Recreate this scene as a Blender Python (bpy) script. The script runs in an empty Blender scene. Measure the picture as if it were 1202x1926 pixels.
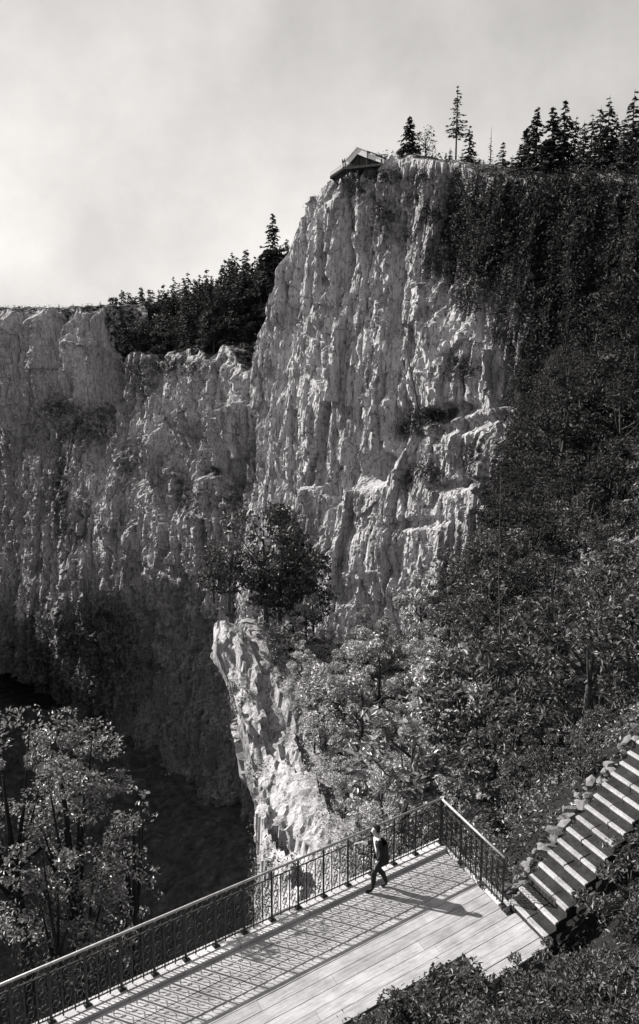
import bpy, bmesh, math, random
import numpy as np
from mathutils import Vector, Matrix

# ------------------------------------------------------------------ camera
SC = bpy.context.scene
F, HOR, HC = 1700.0, 620.0, 11.8968          # focal length (photo px), horizon row, eye height over the terrace
TH = math.atan((963 - HOR) / F)
CT, ST = math.cos(TH), math.sin(TH)
cam = bpy.data.cameras.new('camera'); cam_o = bpy.data.objects.new('camera', cam)
SC.collection.objects.link(cam_o); SC.camera = cam_o
cam.sensor_fit = 'VERTICAL'; cam.sensor_height = 24.0; cam.lens = 24.0 * F / 1926.0
cam.clip_start = 0.1; cam.clip_end = 6000
cam_o.location = (0, 0, HC); cam_o.rotation_euler = (math.pi / 2 - TH, 0, 0)

# ------------------------------------------------------------------ light
SUN_EL, SUN_AZ = math.radians(33.5), math.radians(157)      # azimuth of the sun measured from +X towards +Y
w = bpy.data.worlds.new('World'); SC.world = w; w.use_nodes = True
nt = w.node_tree; nt.nodes.clear()
def wn(t, **k):
    n = nt.nodes.new(t)
    for a, b in k.items(): setattr(n, a, b)
    return n
sky = wn('ShaderNodeTexSky', sky_type='NISHITA'); sky.sun_disc = False
sky.sun_elevation = SUN_EL; sky.sun_rotation = math.pi / 2 - SUN_AZ
sky.air_density = 1.0; sky.dust_density = 1.2; sky.ozone_density = 1.0
bw = wn('ShaderNodeRGBToBW'); tint = wn('ShaderNodeMixRGB', blend_type='MULTIPLY'); tint.inputs[0].default_value = 1
tint.inputs[2].default_value = (1.14, 1.105, 1.07, 1)
tc = wn('ShaderNodeTexCoord'); nz = wn('ShaderNodeTexNoise'); nz.inputs['Scale'].default_value = 5.0
nz.inputs['Detail'].default_value = 6; nz.inputs['Roughness'].default_value = .6
mr = wn('ShaderNodeMapRange'); mr.inputs[1].default_value = .3; mr.inputs[2].default_value = .72
mr.inputs[3].default_value = .80; mr.inputs[4].default_value = 1.14
cl = wn('ShaderNodeMath', operation='MULTIPLY')
bg = wn('ShaderNodeBackground'); out = wn('ShaderNodeOutputWorld')
nt.links.new(sky.outputs[0], bw.inputs[0]); nt.links.new(tc.outputs['Generated'], nz.inputs['Vector'])
pw = wn('ShaderNodeMath', operation='POWER'); pw.inputs[1].default_value = .5      # thin even veil of high cloud flattens the sky
nt.links.new(bw.outputs[0], pw.inputs[0])
nt.links.new(nz.outputs['Fac'], mr.inputs[0]); nt.links.new(pw.outputs[0], cl.inputs[0]); nt.links.new(mr.outputs[0], cl.inputs[1])
nt.links.new(cl.outputs[0], tint.inputs[1]); nt.links.new(tint.outputs[0], bg.inputs[0]); nt.links.new(bg.outputs[0], out.inputs[0])
bg.inputs[1].default_value = 0.15
sl = bpy.data.lights.new('sun', 'SUN'); sl.energy = 5.0; sl.angle = math.radians(.5); sl.color = (1, .965, .93)
so = bpy.data.objects.new('sun', sl); SC.collection.objects.link(so)
sdir = Vector((math.cos(SUN_EL) * math.cos(SUN_AZ), math.cos(SUN_EL) * math.sin(SUN_AZ), math.sin(SUN_EL)))
so.rotation_euler = sdir.to_track_quat('Z', 'Y').to_euler(); so.location = (-60, 30, 80)
vs = SC.view_settings; vs.view_transform = 'Standard'; vs.look = 'None'; vs.gamma = 1; vs.use_curve_mapping = False
vs.exposure = 1.15

# ------------------------------------------------------------------ helpers
COL = SC.collection
R = np.random.default_rng(7)
def ray(px, py):
    a = (px - 601) / F; b = (963 - py) / F
    return np.array([a, CT + b * ST, -ST + b * CT])
def at(px, py, Y):
    d = ray(px, py); return np.array([0, 0, HC]) + d * (Y / d[1])
def onz(px, py, z):
    d = ray(px, py); return np.array([0, 0, HC]) + d * ((z - HC) / d[2])
def proj(P):
    x, y, z = P[..., 0], P[..., 1], P[..., 2] - HC
    dep = y * CT - z * ST
    return 601 + F * x / dep, 963 - F * (y * ST + z * CT) / dep

def _h(ix, iy, iz, seed):
    h = (ix.astype(np.int64) * 374761393 + iy.astype(np.int64) * 668265263 + iz.astype(np.int64) * 2147483647 + seed * 974711) & 0xFFFFFFFF
    h = ((h ^ (h >> 13)) * 1274126177) & 0xFFFFFFFF
    h = ((h ^ (h >> 16)) * 2246822519) & 0xFFFFFFFF
    return ((h ^ (h >> 15)) & 0xFFFFFF) / float(0xFFFFFF)
def vnoise(x, y, z, seed=0):
    x, y, z = np.broadcast_arrays(x, y, z)
    fx, fy, fz = np.floor(x), np.floor(y), np.floor(z)
    u, v, t = x - fx, y - fy, z - fz
    u, v, t = [q * q * q * (q * (q * 6 - 15) + 10) for q in (u, v, t)]
    r = 0
    for i in (0, 1):
        for j in (0, 1):
            for k in (0, 1):
                r = r + _h(fx + i, fy + j, fz + k, seed) * (u if i else 1 - u) * (v if j else 1 - v) * (t if k else 1 - t)
    return r
def fbm(x, y, z, seed=0, o=4, g=.5):
    s, a, n = 0, 1, 0
    for i in range(o):
        s = s + a * (vnoise(x, y, z, seed + i * 17) - .5); n += a; a *= g
        x, y, z = x * 2.03 + 3.1, y * 2.03 + 1.7, z * 2.03 + 5.3
    return s / n * 2
def ridged(x, y, z, seed=0, o=3):
    s, a, n = 0, 1, 0
    for i in range(o):
        s = s + a * (1 - np.abs(2 * vnoise(x, y, z, seed + i * 31) - 1)); n += a; a *= .5
        x, y, z = x * 2.1, y * 2.1, z * 2.1
    return s / n
def cells(x, y, seed=0):
    """nearest jittered cell: random value, and offsets to its centre"""
    fx, fy = np.floor(x), np.floor(y); best = np.full(x.shape, 9e9); val = np.zeros(x.shape); dx = np.zeros(x.shape); dy = np.zeros(x.shape)
    v2 = np.zeros(x.shape); z = np.zeros(x.shape)
    for i in (-1, 0, 1):
        for j in (-1, 0, 1):
            cx = fx + i + _h(fx + i, fy + j, z, seed); cy = fy + j + _h(fx + i, fy + j, z, seed + 5)
            d = (x - cx) ** 2 + (y - cy) ** 2; m = d < best
            best = np.where(m, d, best); val = np.where(m, _h(fx + i, fy + j, z, seed + 9), val)
            v2 = np.where(m, _h(fx + i, fy + j, z, seed + 13), v2)
            dx = np.where(m, x - cx, dx); dy = np.where(m, y - cy, dy)
    return val, v2, dx, dy

def sstep(a, b, x):
    t = np.clip((x - a) / (b - a), 0, 1); return t * t * (3 - 2 * t)

def mesh_np(name, V, Fc, smooth=False):
    V = np.asarray(V, dtype=np.float32); Fc = np.asarray(Fc, dtype=np.int32)
    k = Fc.shape[1]; me = bpy.data.meshes.new(name)
    me.vertices.add(len(V)); me.vertices.foreach_set('co', V.ravel())
    me.loops.add(Fc.size); me.loops.foreach_set('vertex_index', Fc.ravel())
    me.polygons.add(len(Fc)); me.polygons.foreach_set('loop_start', np.arange(0, Fc.size, k, dtype=np.int32))
    me.polygons.foreach_set('loop_total', np.full(len(Fc), k, dtype=np.int32))
    me.polygons.foreach_set('use_smooth', np.full(len(Fc), smooth, dtype=bool))
    me.update(); me.validate(); return me
def link(name, me, mat=None, parent=None, **props):
    o = bpy.data.objects.new(name, me); COL.objects.link(o)
    if mat is not None and me is not None and len(me.materials) == 0: me.materials.append(mat)
    if parent is not None: o.parent = parent
    for k, v in props.items(): o[k] = v
    return o
def thing(name, label, cat, loc=(0, 0, 0), rz=0, group=None):
    o = bpy.data.objects.new(name, None); COL.objects.link(o); o.location = loc; o.rotation_euler = (0, 0, rz)
    o['label'] = label; o['category'] = cat
    if group: o['group'] = group
    return o
def copy_tree(o, loc, rz=0, sc=1.0, label=None, group=None, tilt=(0, 0)):
    r = o.copy(); COL.objects.link(r); r.location = loc; r.rotation_euler = (tilt[0], tilt[1], rz)
    r.scale = (sc, sc, sc) if np.isscalar(sc) else sc
    if label: r['label'] = label
    if group: r['group'] = group
    for c in o.children:
        d = c.copy(); COL.objects.link(d); d.parent = r
    return r

class MB:
    def __init__(s): s.v = []; s.f = []
    def add(s, V, Fc):
        n = len(s.v); s.v += [tuple(p) for p in V]; s.f += [tuple(i + n for i in q) for q in Fc]
    def prism(s, P8): s.add(P8, [(0, 3, 2, 1), (4, 5, 6, 7), (0, 1, 5, 4), (1, 2, 6, 5), (2, 3, 7, 6), (3, 0, 4, 7)])
    def box(s, a, b):
        (x0, y0, z0), (x1, y1, z1) = a, b
        s.prism([(x0, y0, z0), (x1, y0, z0), (x1, y1, z0), (x0, y1, z0), (x0, y0, z1), (x1, y0, z1), (x1, y1, z1), (x0, y1, z1)])
    def tube(s, pts, rad, n=6, cap=True):
        pts = [Vector(p) for p in pts]
        if not hasattr(rad, '__len__'): rad = [rad] * len(pts)
        V = []; up = None
        for i, p in enumerate(pts):
            t = (pts[min(i + 1, len(pts) - 1)] - pts[max(i - 1, 0)]).normalized()
            if up is None:
                up = t.orthogonal().normalized()
            up = (up - t * up.dot(t)).normalized(); sd = t.cross(up)
            for k in range(n):
                a = 2 * math.pi * k / n
                V.append(p + (up * math.cos(a) + sd * math.sin(a)) * rad[i])
        Fc = [(i * n + k, i * n + (k + 1) % n, (i + 1) * n + (k + 1) % n, (i + 1) * n + k) for i in range(len(pts) - 1) for k in range(n)]
        if cap:
            Fc.append(tuple(range(n))[::-1]); Fc.append(tuple((len(pts) - 1) * n + k for k in range(n)))
        s.add(V, Fc)
    def bar(s, a, b, wd, up=(0, 0, 1), ht=None):
        a, b = Vector(a), Vector(b); t = (b - a).normalized(); up = Vector(up)
        sd = t.cross(up)
        if sd.length < 1e-4: sd = t.orthogonal()
        sd.normalize(); u = sd.cross(t); ht = ht or wd
        P = []
        for q in (a, b):
            P += [q - sd * wd / 2 - u * ht / 2, q + sd * wd / 2 - u * ht / 2, q + sd * wd / 2 + u * ht / 2, q - sd * wd / 2 + u * ht / 2]
        s.prism(P)
    def mesh(s, name, smooth=False):
        me = bpy.data.meshes.new(name); me.from_pydata(s.v, [], s.f); me.validate()
        bm = bmesh.new(); bm.from_mesh(me); bmesh.ops.recalc_face_normals(bm, faces=bm.faces); bm.to_mesh(me); bm.free()
        if smooth: me.polygons.foreach_set('use_smooth', [True] * len(me.polygons))
        me.update(); return me
    def build(s, name, mat, parent=None, smooth=False, **props): return link(name, s.mesh(name, smooth), mat, parent, **props)

# ------------------------------------------------------------------ materials (the photograph is monochrome: warm greys)
def g(v): return (v * 1.0, v * .995, v * 1.01, 1)
class Mat:
    def __init__(s, name):
        s.m = bpy.data.materials.new(name); s.m.use_nodes = True; s.t = s.m.node_tree
        s.b = s.t.nodes['Principled BSDF']; s.out = s.t.nodes['Material Output']
    def n(s, t, inp=None, **k):
        q = s.t.nodes.new(t)
        for a, b in k.items(): setattr(q, a, b)
        for a, b in (inp or {}).items():
            if hasattr(b, 'is_output'): s.t.links.new(b, q.inputs[a])
            else: q.inputs[a].default_value = b
        return q
    def noise(s, vec, scale, detail=4, rough=.55, dist=0):
        return s.n('ShaderNodeTexNoise', {'Vector': vec, 'Scale': scale, 'Detail': detail, 'Roughness': rough, 'Distortion': dist}).outputs['Fac']
    def ramp(s, fac, stops):
        r = s.n('ShaderNodeValToRGB', {'Fac': fac}); e = r.color_ramp.elements
        while len(e) < len(stops): e.new(.5)
        for q, (p, c) in zip(e, stops): q.position = p; q.color = c if hasattr(c, '__len__') else g(c)
        return r.outputs['Color']
    def mix(s, fac, a, b, mode='MIX'):
        q = s.n('ShaderNodeMixRGB', {'Fac': fac, 'Color1': a, 'Color2': b}, blend_type=mode); return q.outputs[0]
    def math(s, op, a, b=0.0, clamp=False):
        q = s.n('ShaderNodeMath', {0: a, 1: b}, operation=op); q.use_clamp = clamp; return q.outputs[0]
    def mapv(s, vec, scale, rot=(0, 0, 0)):
        return s.n('ShaderNodeMapping', {'Vector': vec, 'Scale': scale, 'Rotation': rot}).outputs[0]
    def bump(s, h, st=.5, d=.1):
        q = s.n('ShaderNodeBump', {'Height': h, 'Strength': st, 'Distance': d}); s.t.links.new(q.outputs[0], s.b.inputs['Normal'])
    def set(s, col, rough=.9, spec=.2):
        if hasattr(col, 'is_output'): s.t.links.new(col, s.b.inputs['Base Color'])
        else: s.b.inputs['Base Color'].default_value = col
        if hasattr(rough, 'is_output'): s.t.links.new(rough, s.b.inputs['Roughness'])
        else: s.b.inputs['Roughness'].default_value = rough
        s.b.inputs['Specular IOR Level'].default_value = spec
        return s.m

def rock_mat(name, light, mid, dark, vegcol=.018, fine=1.0, bumpd=.35):
    M = Mat(name); pos = M.n('ShaderNodeNewGeometry').outputs['Position']
    st = M.mapv(pos, (1, 1, .16)); st2 = M.mapv(pos, (1, 1, .35))
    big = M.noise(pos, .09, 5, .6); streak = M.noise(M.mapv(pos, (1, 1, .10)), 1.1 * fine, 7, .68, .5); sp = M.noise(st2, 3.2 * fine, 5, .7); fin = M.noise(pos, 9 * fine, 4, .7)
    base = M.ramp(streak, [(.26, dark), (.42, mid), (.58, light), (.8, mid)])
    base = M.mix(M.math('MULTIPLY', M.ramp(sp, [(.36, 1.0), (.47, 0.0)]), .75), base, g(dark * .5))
    base = M.mix(.55, base, M.ramp(big, [(.3, .5), (.46, .95), (.6, 1.0)]), 'MULTIPLY')
    base = M.mix(.45, base, M.ramp(fin, [(.3, .35), (.52, 1.0)]), 'MULTIPLY')
    cr = M.n('ShaderNodeTexVoronoi', {'Vector': M.mapv(pos, (.55, .55, .2)), 'Scale': 1.3 * fine}, feature='DISTANCE_TO_EDGE').outputs['Distance']
    crn = M.math('MULTIPLY', M.ramp(cr, [(.0, 1.0), (.035, 0.0)]), M.ramp(M.noise(pos, .6, 3), [(.5, 0.0), (.62, 1.0)]))
    base = M.mix(M.math('MULTIPLY', crn, .8), base, g(.03))
    va = M.n('ShaderNodeAttribute', attribute_name='veg').outputs['Fac']
    vf = M.math('MULTIPLY', va, M.ramp(M.noise(pos, 1.1, 5, .75), [(.36, 0.0), (.56, 1.0)]), True)
    vf = M.math('ADD', vf, M.math('SUBTRACT', M.math('MAXIMUM', va, 1.0), 1.0), True)
    base = M.mix(vf, base, g(vegcol))
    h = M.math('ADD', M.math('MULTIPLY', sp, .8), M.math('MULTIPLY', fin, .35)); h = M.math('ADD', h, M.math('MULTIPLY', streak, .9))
    blk = M.n('ShaderNodeTexVoronoi', {'Vector': M.mapv(pos, (1, 1, .33)), 'Scale': 1.5 * fine}, distance='CHEBYCHEV').outputs['Color']
    blk2 = M.n('ShaderNodeTexVoronoi', {'Vector': M.mapv(pos, (1, 1, .25)), 'Scale': 4.5 * fine}, distance='CHEBYCHEV').outputs['Color']
    h = M.math('ADD', h, M.math('MULTIPLY', blk, .7)); h = M.math('ADD', h, M.math('MULTIPLY', blk2, .35))
    M.bump(h, .9, bumpd)
    return M.set(base, .95, .1)
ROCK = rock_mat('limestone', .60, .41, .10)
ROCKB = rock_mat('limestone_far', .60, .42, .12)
ROCKN = rock_mat('limestone_near', .46, .29, .06, fine=1.6, bumpd=.15)
ROCKD = rock_mat('limestone_damp', .16, .11, .05)

def soil_mat():
    M = Mat('forest_soil'); pos = M.n('ShaderNodeNewGeometry').outputs['Position']
    c = M.ramp(M.noise(pos, .8, 6, .7), [(.3, .02), (.55, .045), (.75, .09)])
    M.bump(M.noise(pos, 5, 5, .7), .8, .15); return M.set(c, 1, .05)
SOIL = soil_mat()
M_ = Mat('scree'); q_ = M_.n('ShaderNodeNewGeometry').outputs['Position']; M_.bump(M_.noise(q_, 1.5, 6, .75), 1, .6)
SCREE = M_.set(M_.ramp(M_.noise(q_, .5, 7, .75), [(.3, .03), (.55, .12), (.75, .28)]), 1, .05)

def leaf_mat(name, lo, hi, rough=.45, trans=.25, spec=.35):
    M = Mat(name); pos = M.n('ShaderNodeNewGeometry').outputs['Position']
    oi = M.n('ShaderNodeObjectInfo').outputs['Random']; ri = M.n('ShaderNodeNewGeometry').outputs['Random Per Island']
    c = M.ramp(M.math('ADD', M.math('MULTIPLY', ri, .75), M.math('MULTIPLY', oi, .25)), [(.05, lo), (.55, lo + (hi - lo) * .35), (.95, hi)])
    M.set(c, rough, spec)
    tr = M.n('ShaderNodeBsdfTranslucent', {'Color': c}); mx = M.n('ShaderNodeMixShader', {0: trans})
    M.t.links.new(M.b.outputs[0], mx.inputs[1]); M.t.links.new(tr.outputs[0], mx.inputs[2]); M.t.links.new(mx.outputs[0], M.out.inputs['Surface'])
    return M.m
LEAF = leaf_mat('broad_leaf', .02, .13); LEAFS = leaf_mat('sunlit_shrub_leaf', .10, .62, .4, .25, .5); LEAFM = leaf_mat('maple_leaf', .05, .36, .4, .25, .5); LEAFD = leaf_mat('dark_leaf', .012, .05, .6, .2, .2)
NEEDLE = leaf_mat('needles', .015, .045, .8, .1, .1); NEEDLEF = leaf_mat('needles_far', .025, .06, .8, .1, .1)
def bark_mat(name, a, b):
    M = Mat(name); pos = M.n('ShaderNodeTexCoord').outputs['Object']
    c = M.ramp(M.noise(M.mapv(pos, (1, 1, .15)), 14, 5, .7), [(.3, a), (.7, b)]); M.bump(M.noise(M.mapv(pos, (1, 1, .2)), 20, 4), .6, .03)
    return M.set(c, .95, .1)
BARK = bark_mat('bark', .03, .09); BARKD = bark_mat('dark_bark', .008, .025); BARKL = bark_mat('pale_bark', .10, .28)

# ------------------------------------------------------------------ terrain pieces
def interp_curve(K, n):
    """K: control rows (any columns, first two are X, Y) -> n rows evenly spaced along the plan (Catmull-Rom)"""
    K = np.array(K, float); P = np.vstack([2 * K[0] - K[1], K, 2 * K[-1] - K[-2]]); out = []
    for i in range(1, len(P) - 2):
        t = np.linspace(0, 1, 40, endpoint=False)[:, None]
        a, b, c, d = P[i - 1], P[i], P[i + 1], P[i + 2]
        out.append(.5 * (2 * b + (c - a) * t + (2 * a - 5 * b + 4 * c - d) * t ** 2 + (3 * b - a - 3 * c + d) * t ** 3))
    Q = np.vstack(out + [K[-1:]]); L = np.r_[0, np.cumsum(np.hypot(*np.diff(Q[:, :2], axis=0).T))]
    s = np.linspace(0, L[-1], n)
    return np.stack([np.interp(s, L, Q[:, j]) for j in range(Q.shape[1])], 1), s

def blob(px, py, x, y, rx, ry, rot, pw=2):
    a = math.radians(rot); dx, dy = px - x, py - y
    u = (dx * math.cos(a) + dy * math.sin(a)) / rx; v = (-dx * math.sin(a) + dy * math.cos(a)) / ry
    return np.exp(-((u * u + v * v) ** pw))

def cliff(name, K, zbot, ns, nt_, seed, mat, lean=.08, amp=1.0, feats=(), veg=(), vegbase=0., jag=1.2, cap=12, capup=0., topveg=1.):
    """rock wall over a plan curve. K rows: (px, ytop_px, Y)"""
    rows = []
    for px, py, Y in K:
        p = at(px, py, Y); rows.append((p[0], p[1], p[2]))
    C, s = interp_curve(rows, ns); L = s[-1]
    tg = np.gradient(C[:, :2], axis=0); tg /= np.linalg.norm(tg, axis=1)[:, None]; N = np.stack([tg[:, 1], -tg[:, 0]], 1)
    zt = C[:, 2] + jag * (fbm(s / 3.0, 0 * s, 0 * s + seed, seed, 4) + .6 * np.abs(fbm(s / 9., 0 * s, 0 * s, seed + 3, 2)))
    t = np.linspace(0, 1, nt_); S, T = np.meshgrid(s, t, indexing='ij')
    Z = zbot + (zt[:, None] - zbot) * T
    off = lean * (zt[:, None] - Z) * 1.0
    B = np.stack([C[:, 0][:, None] + N[:, 0][:, None] * off, C[:, 1][:, None] + N[:, 1][:, None] * off, Z], -1)
    wx = S + .7 * fbm(S / 3, Z / 9, 0 * Z, seed + 40, 4); wz = Z + 1.0 * fbm(S / 6, Z / 6, 0 * Z, seed + 41, 3)
    d = 1.9 * fbm(S / 14, Z / 20, 0 * Z, seed + 1, 4) + 1.0 * (ridged(wx / 5, Z / 30, 0 * Z, seed + 2, 3) - .6)
    for sc, asp, am in ((4.2, 3.0, 1.1), (1.7, 3.8, .55), (.75, 4.2, .30), (.36, 3.0, .15)):
        v, v2, dx, dy = cells(wx / sc, wz / (sc * asp), seed + int(sc * 100))
        d = d + am * ((v - .5) * 1.6 + dx * (v2 - .5) * 2.2 - dy * .5 * (v - .3))
    d = d + .38 * fbm(S / .7, Z / 1.9, 0 * Z, seed + 8, 4)
    for w1, w2, am in ((6., 60., 1.8), (2.6, 34., 1.1), (1.3, 22., .6)):
        cr = np.abs(vnoise(wx / w1, wz / w2, 0 * Z, seed + int(w1 * 10)) - .5); d = d - am * (1 - sstep(0, .05, cr)) * sstep(.3, .6, vnoise(S / 9, Z / 12, 0 * Z, seed + 66))
    bd = (wz + .25 * S) / 5.5 + .6 * fbm(S / 12, Z / 12, 0 * Z, seed + 50, 2); d = d + .35 * (bd - np.floor(bd)) * sstep(.4, .7, vnoise(S / 10, Z / 10, 0 * Z, seed + 51))
    px, py = proj(B)
    for (x, y, rx, ry, rot, dep) in feats: d = d + dep * blob(px, py, x, y, rx, ry, rot) / amp
    fq_ = d / .6 - np.floor(d / .6); d = .68 * d + .32 * (np.floor(d / .6) + sstep(.0, .3, fq_)) * .6
    d = d * amp
    d = d * (1 - .6 * sstep(.97, 1, T))
    P = B.copy(); P[..., 0] += N[:, 0][:, None] * d; P[..., 1] += N[:, 1][:, None] * d
    P[..., 2] += .25 * fbm(S / 1.5, Z / 1.5, 0 * Z, seed + 9, 3)
    # plateau behind the edge
    nc = 8; capP = []
    for i in range(1, nc + 1):
        q = P[:, -1].copy(); dd = cap * (i / nc) ** 1.4
        q[:, 0] -= N[:, 0] * dd; q[:, 1] -= N[:, 1] * dd; q[:, 2] += capup * dd + .5 * fbm(s / 2, 0 * s + i, 0 * s, seed + 77, 3)
        capP.append(q)
    A = np.concatenate([P, np.stack(capP, 1)], 1); m = A.shape[1]
    vg = np.full(A.shape[:2], vegbase)
    pxa, pya = proj(A)
    for (x, y, rx, ry, rot, val) in veg: vg = np.maximum(vg, val * blob(pxa, pya, x, y, rx, ry, rot, 1.5)) if val > 0 else vg * (1 + val * blob(pxa, pya, x, y, rx, ry, rot, 1.5))
    vg[:, nt_:] = topveg
    idx = np.arange(ns * m).reshape(ns, m)
    Fc = np.stack([idx[:-1, :-1], idx[1:, :-1], idx[1:, 1:], idx[:-1, 1:]], -1).reshape(-1, 4)
    me = mesh_np(name, A.reshape(-1, 3), Fc)
    at_ = me.attributes.new('veg', 'FLOAT', 'POINT'); at_.data.foreach_set('value', np.clip(vg, 0, 2).ravel().astype(np.float32))
    o = link(name, me, mat, kind='structure')
    return o, A, vg, N

# main limestone tower; its sunlit face looks left, its right flank runs towards the valley side
MAIN, MA, MV, MN = cliff('tower_cliff',
    [(585, 560, 188), (545, 640, 178), (505, 700, 169), (490, 715, 162), (500, 640, 159), (525, 555, 155), (548, 470, 151.5), (566, 405, 149), (590, 368, 146), (625, 335, 142), (665, 318, 138),
     (720, 296, 133), (760, 292, 129.5), (800, 300, 126.5), (850, 312, 122), (920, 330, 116), (1000, 335, 110.5), (1080, 330, 106), (1200, 330, 99), (1350, 330, 90)],
    -62, 680, 600, 3, ROCK, lean=.10, jag=.9, cap=16, capup=.02,
    feats=[(655, 880, 10, 45, 8, -2.2), (705, 885, 34, 26, -40, -4.0), (745, 560, 12, 220, 2, -1.2), (850, 700, 50, 130, 0, 2.0), (905, 650, 9, 90, 5, -1.8), (880, 800, 70, 12, -12, -1.8), (930, 860, 40, 60, 0, 1.5), (870, 910, 60, 9, -8, -1.5), (760, 800, 30, 60, 20, -2.0),
           (840, 780, 60, 16, -15, -2.6), (520, 620, 14, 160, 10, 1.8), (543, 640, 7, 150, 8, -2.2), (600, 520, 30, 160, 10, 1.4), (640, 560, 12, 120, 6, -1.6), (700, 460, 12, 120, 5, -1.8), (670, 400, 14, 90, 5, 1.2),
           (735, 350, 12, 60, 0, 1.6), (860, 500, 40, 200, 0, -3.0), (790, 985, 60, 10, -5, -1.0), (570, 1000, 60, 90, 20, 1.0), (640, 1060, 40, 60, 0, 1.2)],
    veg=[(905, 440, 100, 120, 0, 1.5), (1075, 640, 110, 440, 0, 1.8), (960, 560, 60, 110, 0, .8), (880, 520, 50, 90, 0, .8), (800, 790, 70, 30, -20, .9), (800, 900, 60, 40, 0, .7), (900, 860, 60, 40, -10, .7), (870, 690, 50, 30, -10, .6), (940, 980, 70, 80, 0, .8), (770, 640, 20, 60, 0, .5), (740, 330, 120, 20, 0, .7),
         (660, 350, 60, 25, 0, .6), (560, 1060, 40, 120, 0, .8), (870, 1080, 60, 90, 0, .7), (1100, 700, 120, 500, 0, 1), (1080, 440, 170, 150, 0, 1.8), (1200, 470, 70, 190, 0, 1.8), (960, 420, 90, 100, 0, 1.7), (760, 400, 120, 90, 0, .55), (700, 380, 30, 60, 0, .5), (840, 460, 60, 130, 0, .8)], vegbase=.12)

# back wall of the chasm, running away to the left
BACK, BA, BV, BN = cliff('back_cliff',
    [(-260, 600, 325), (-150, 596, 288), (-60, 592, 260), (40, 590, 240), (98, 588, 229), (110, 590, 227), (119, 665, 225.5), (127, 660, 224), (136, 592, 222.5), (156, 588, 219), (170, 602, 216.5), (179, 675, 215), (186, 670, 213.5), (193, 586, 212), (206, 588, 209.5), (216, 672, 207), (260, 672, 199), (300, 684, 190), (340, 676, 182), (400, 668, 172),
     (430, 655, 168), (460, 690, 164), (500, 715, 161), (560, 715, 158)],
    -84, 820, 460, 11, ROCKB, lean=.06, amp=1.45, jag=2.0, cap=10, capup=.08,
    feats=[(60, 690, 14, 120, -4, -5), (118, 690, 12, 100, -8, -8), (150, 680, 12, 100, -12, 5), (182, 700, 9, 100, -10, -7), (205, 660, 12, 90, 0, 4.0), (222, 760, 12, 90, -8, -5), (90, 680, 14, 110, 0, 4), (30, 700, 16, 130, 0, 4), (305, 790, 13, 120, -12, -6), (290, 740, 9, 50, 0, 1.5), (400, 700, 12, 60, 20, -1.5), (440, 760, 30, 80, 0, 2.0),
           (345, 900, 14, 60, -25, -6), (400, 885, 22, 12, 0, -5), (440, 860, 12, 90, 0, -5.5), (170, 850, 14, 90, -15, -5), (235, 1000, 40, 120, 0, 3), (262, 890, 12, 40, -20, -2.0), (360, 740, 40, 80, 0, 2.2), (350, 1010, 30, 60, 0, 1.5), (275, 1040, 14, 50, -10, 1.5), (200, 1130, 130, 30, -14, .8), (230, 1300, 200, 120, -10, -1.0)],
    veg=[(110, 770, 60, 30, 0, .8), (320, 690, 110, 20, 0, .9), (170, 800, 80, 60, 0, .7), (270, 720, 40, 40, 0, .8), (400, 890, 30, 16, 0, .9), (440, 940, 40, 60, 0, .8), (350, 930, 26, 60, -20, .9), (115, 920, 20, 110, 0, .9), (250, 860, 40, 60, 0, .6), (150, 1250, 160, 160, 0, .8)], vegbase=.28)

# rock spur / wooded valley side: right of the edge line a slope, left of it a sheer drop
HILL_CP = np.array([(-9, 8, -1.5), (-5, 7.8, .2), (-4, 11.5, -1.6), (0, 12.2, -.1), (2.4, 13.2, .1), (5.4, 14.8, .5), (7.2, 16.2, 1.5), (9.2, 17.6, 2.8), (0, 9.5, 1.0), (4, 11, 1.4), (8, 13, 2.4), (0, 15.5, -2.4), (3.6, 17.2, -2.4), (5.6, 17.6, -.6), (7.4, 18.9, .6), (9, 20.2, 1.8), (12, 17.5, 4.4), (0, 22, -5.2), (3, 22, -3.8), (4.4, 20.6, -.9), (5.6, 20.3, -.1), (7.5, 21.4, 1.2), (9.5, 22.4, 2.6), (13, 21, 5.5), (18, 20, 9),
    (-2.6, 33, -9.1), (3, 30, -7.5), (8, 30, -4), (14, 30, 0), (20, 30, 4), (30, 30, 11), (-3.6, 42, -8.4), (-6.5, 54, -4.2),
    *[tuple(at(*q)) for q in [(600, 1200, 57), (700, 1215, 60), (800, 1195, 64), (850, 1140, 70), (880, 1040, 82), (905, 930, 95), (935, 790, 110), (700, 1380, 45), (850, 1360, 45), (1000, 1370, 42), (1000, 1190, 55), (1120, 1120, 55), (1000, 1030, 68), (1120, 930, 70), (1050, 790, 88), (1160, 690, 95), (1060, 540, 108), (1220, 480, 105), (1000, 560, 118), (1130, 380, 114)]], (60, 60, 26), (60, 30, 24), (70, 14, 22)], float)
def _rbf(P, cp=HILL_CP):
    D = np.linalg.norm(cp[:, None, :2] - cp[None, :, :2], axis=-1); n = len(cp)
    A = np.zeros((n + 3, n + 3)); A[:n, :n] = D - .15 * np.eye(n) * 3; A[:n, n] = 1; A[:n, n + 1:] = cp[:, :2]; A[n, :n] = 1; A[n + 1:, :n] = cp[:, :2].T
    wgt = np.linalg.solve(A, np.r_[cp[:, 2], 0, 0, 0]); sh = P.shape[:-1]; Q = P.reshape(-1, P.shape[-1])[:, :2]
    out_ = np.zeros(len(Q))
    for i in range(0, len(Q), 20000):
        q = Q[i:i + 20000]; out_[i:i + 20000] = np.linalg.norm(q[:, None] - cp[None, :, :2], axis=-1) @ wgt[:n] + wgt[n] + q @ wgt[n + 1:]
    return out_.reshape(sh)
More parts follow.
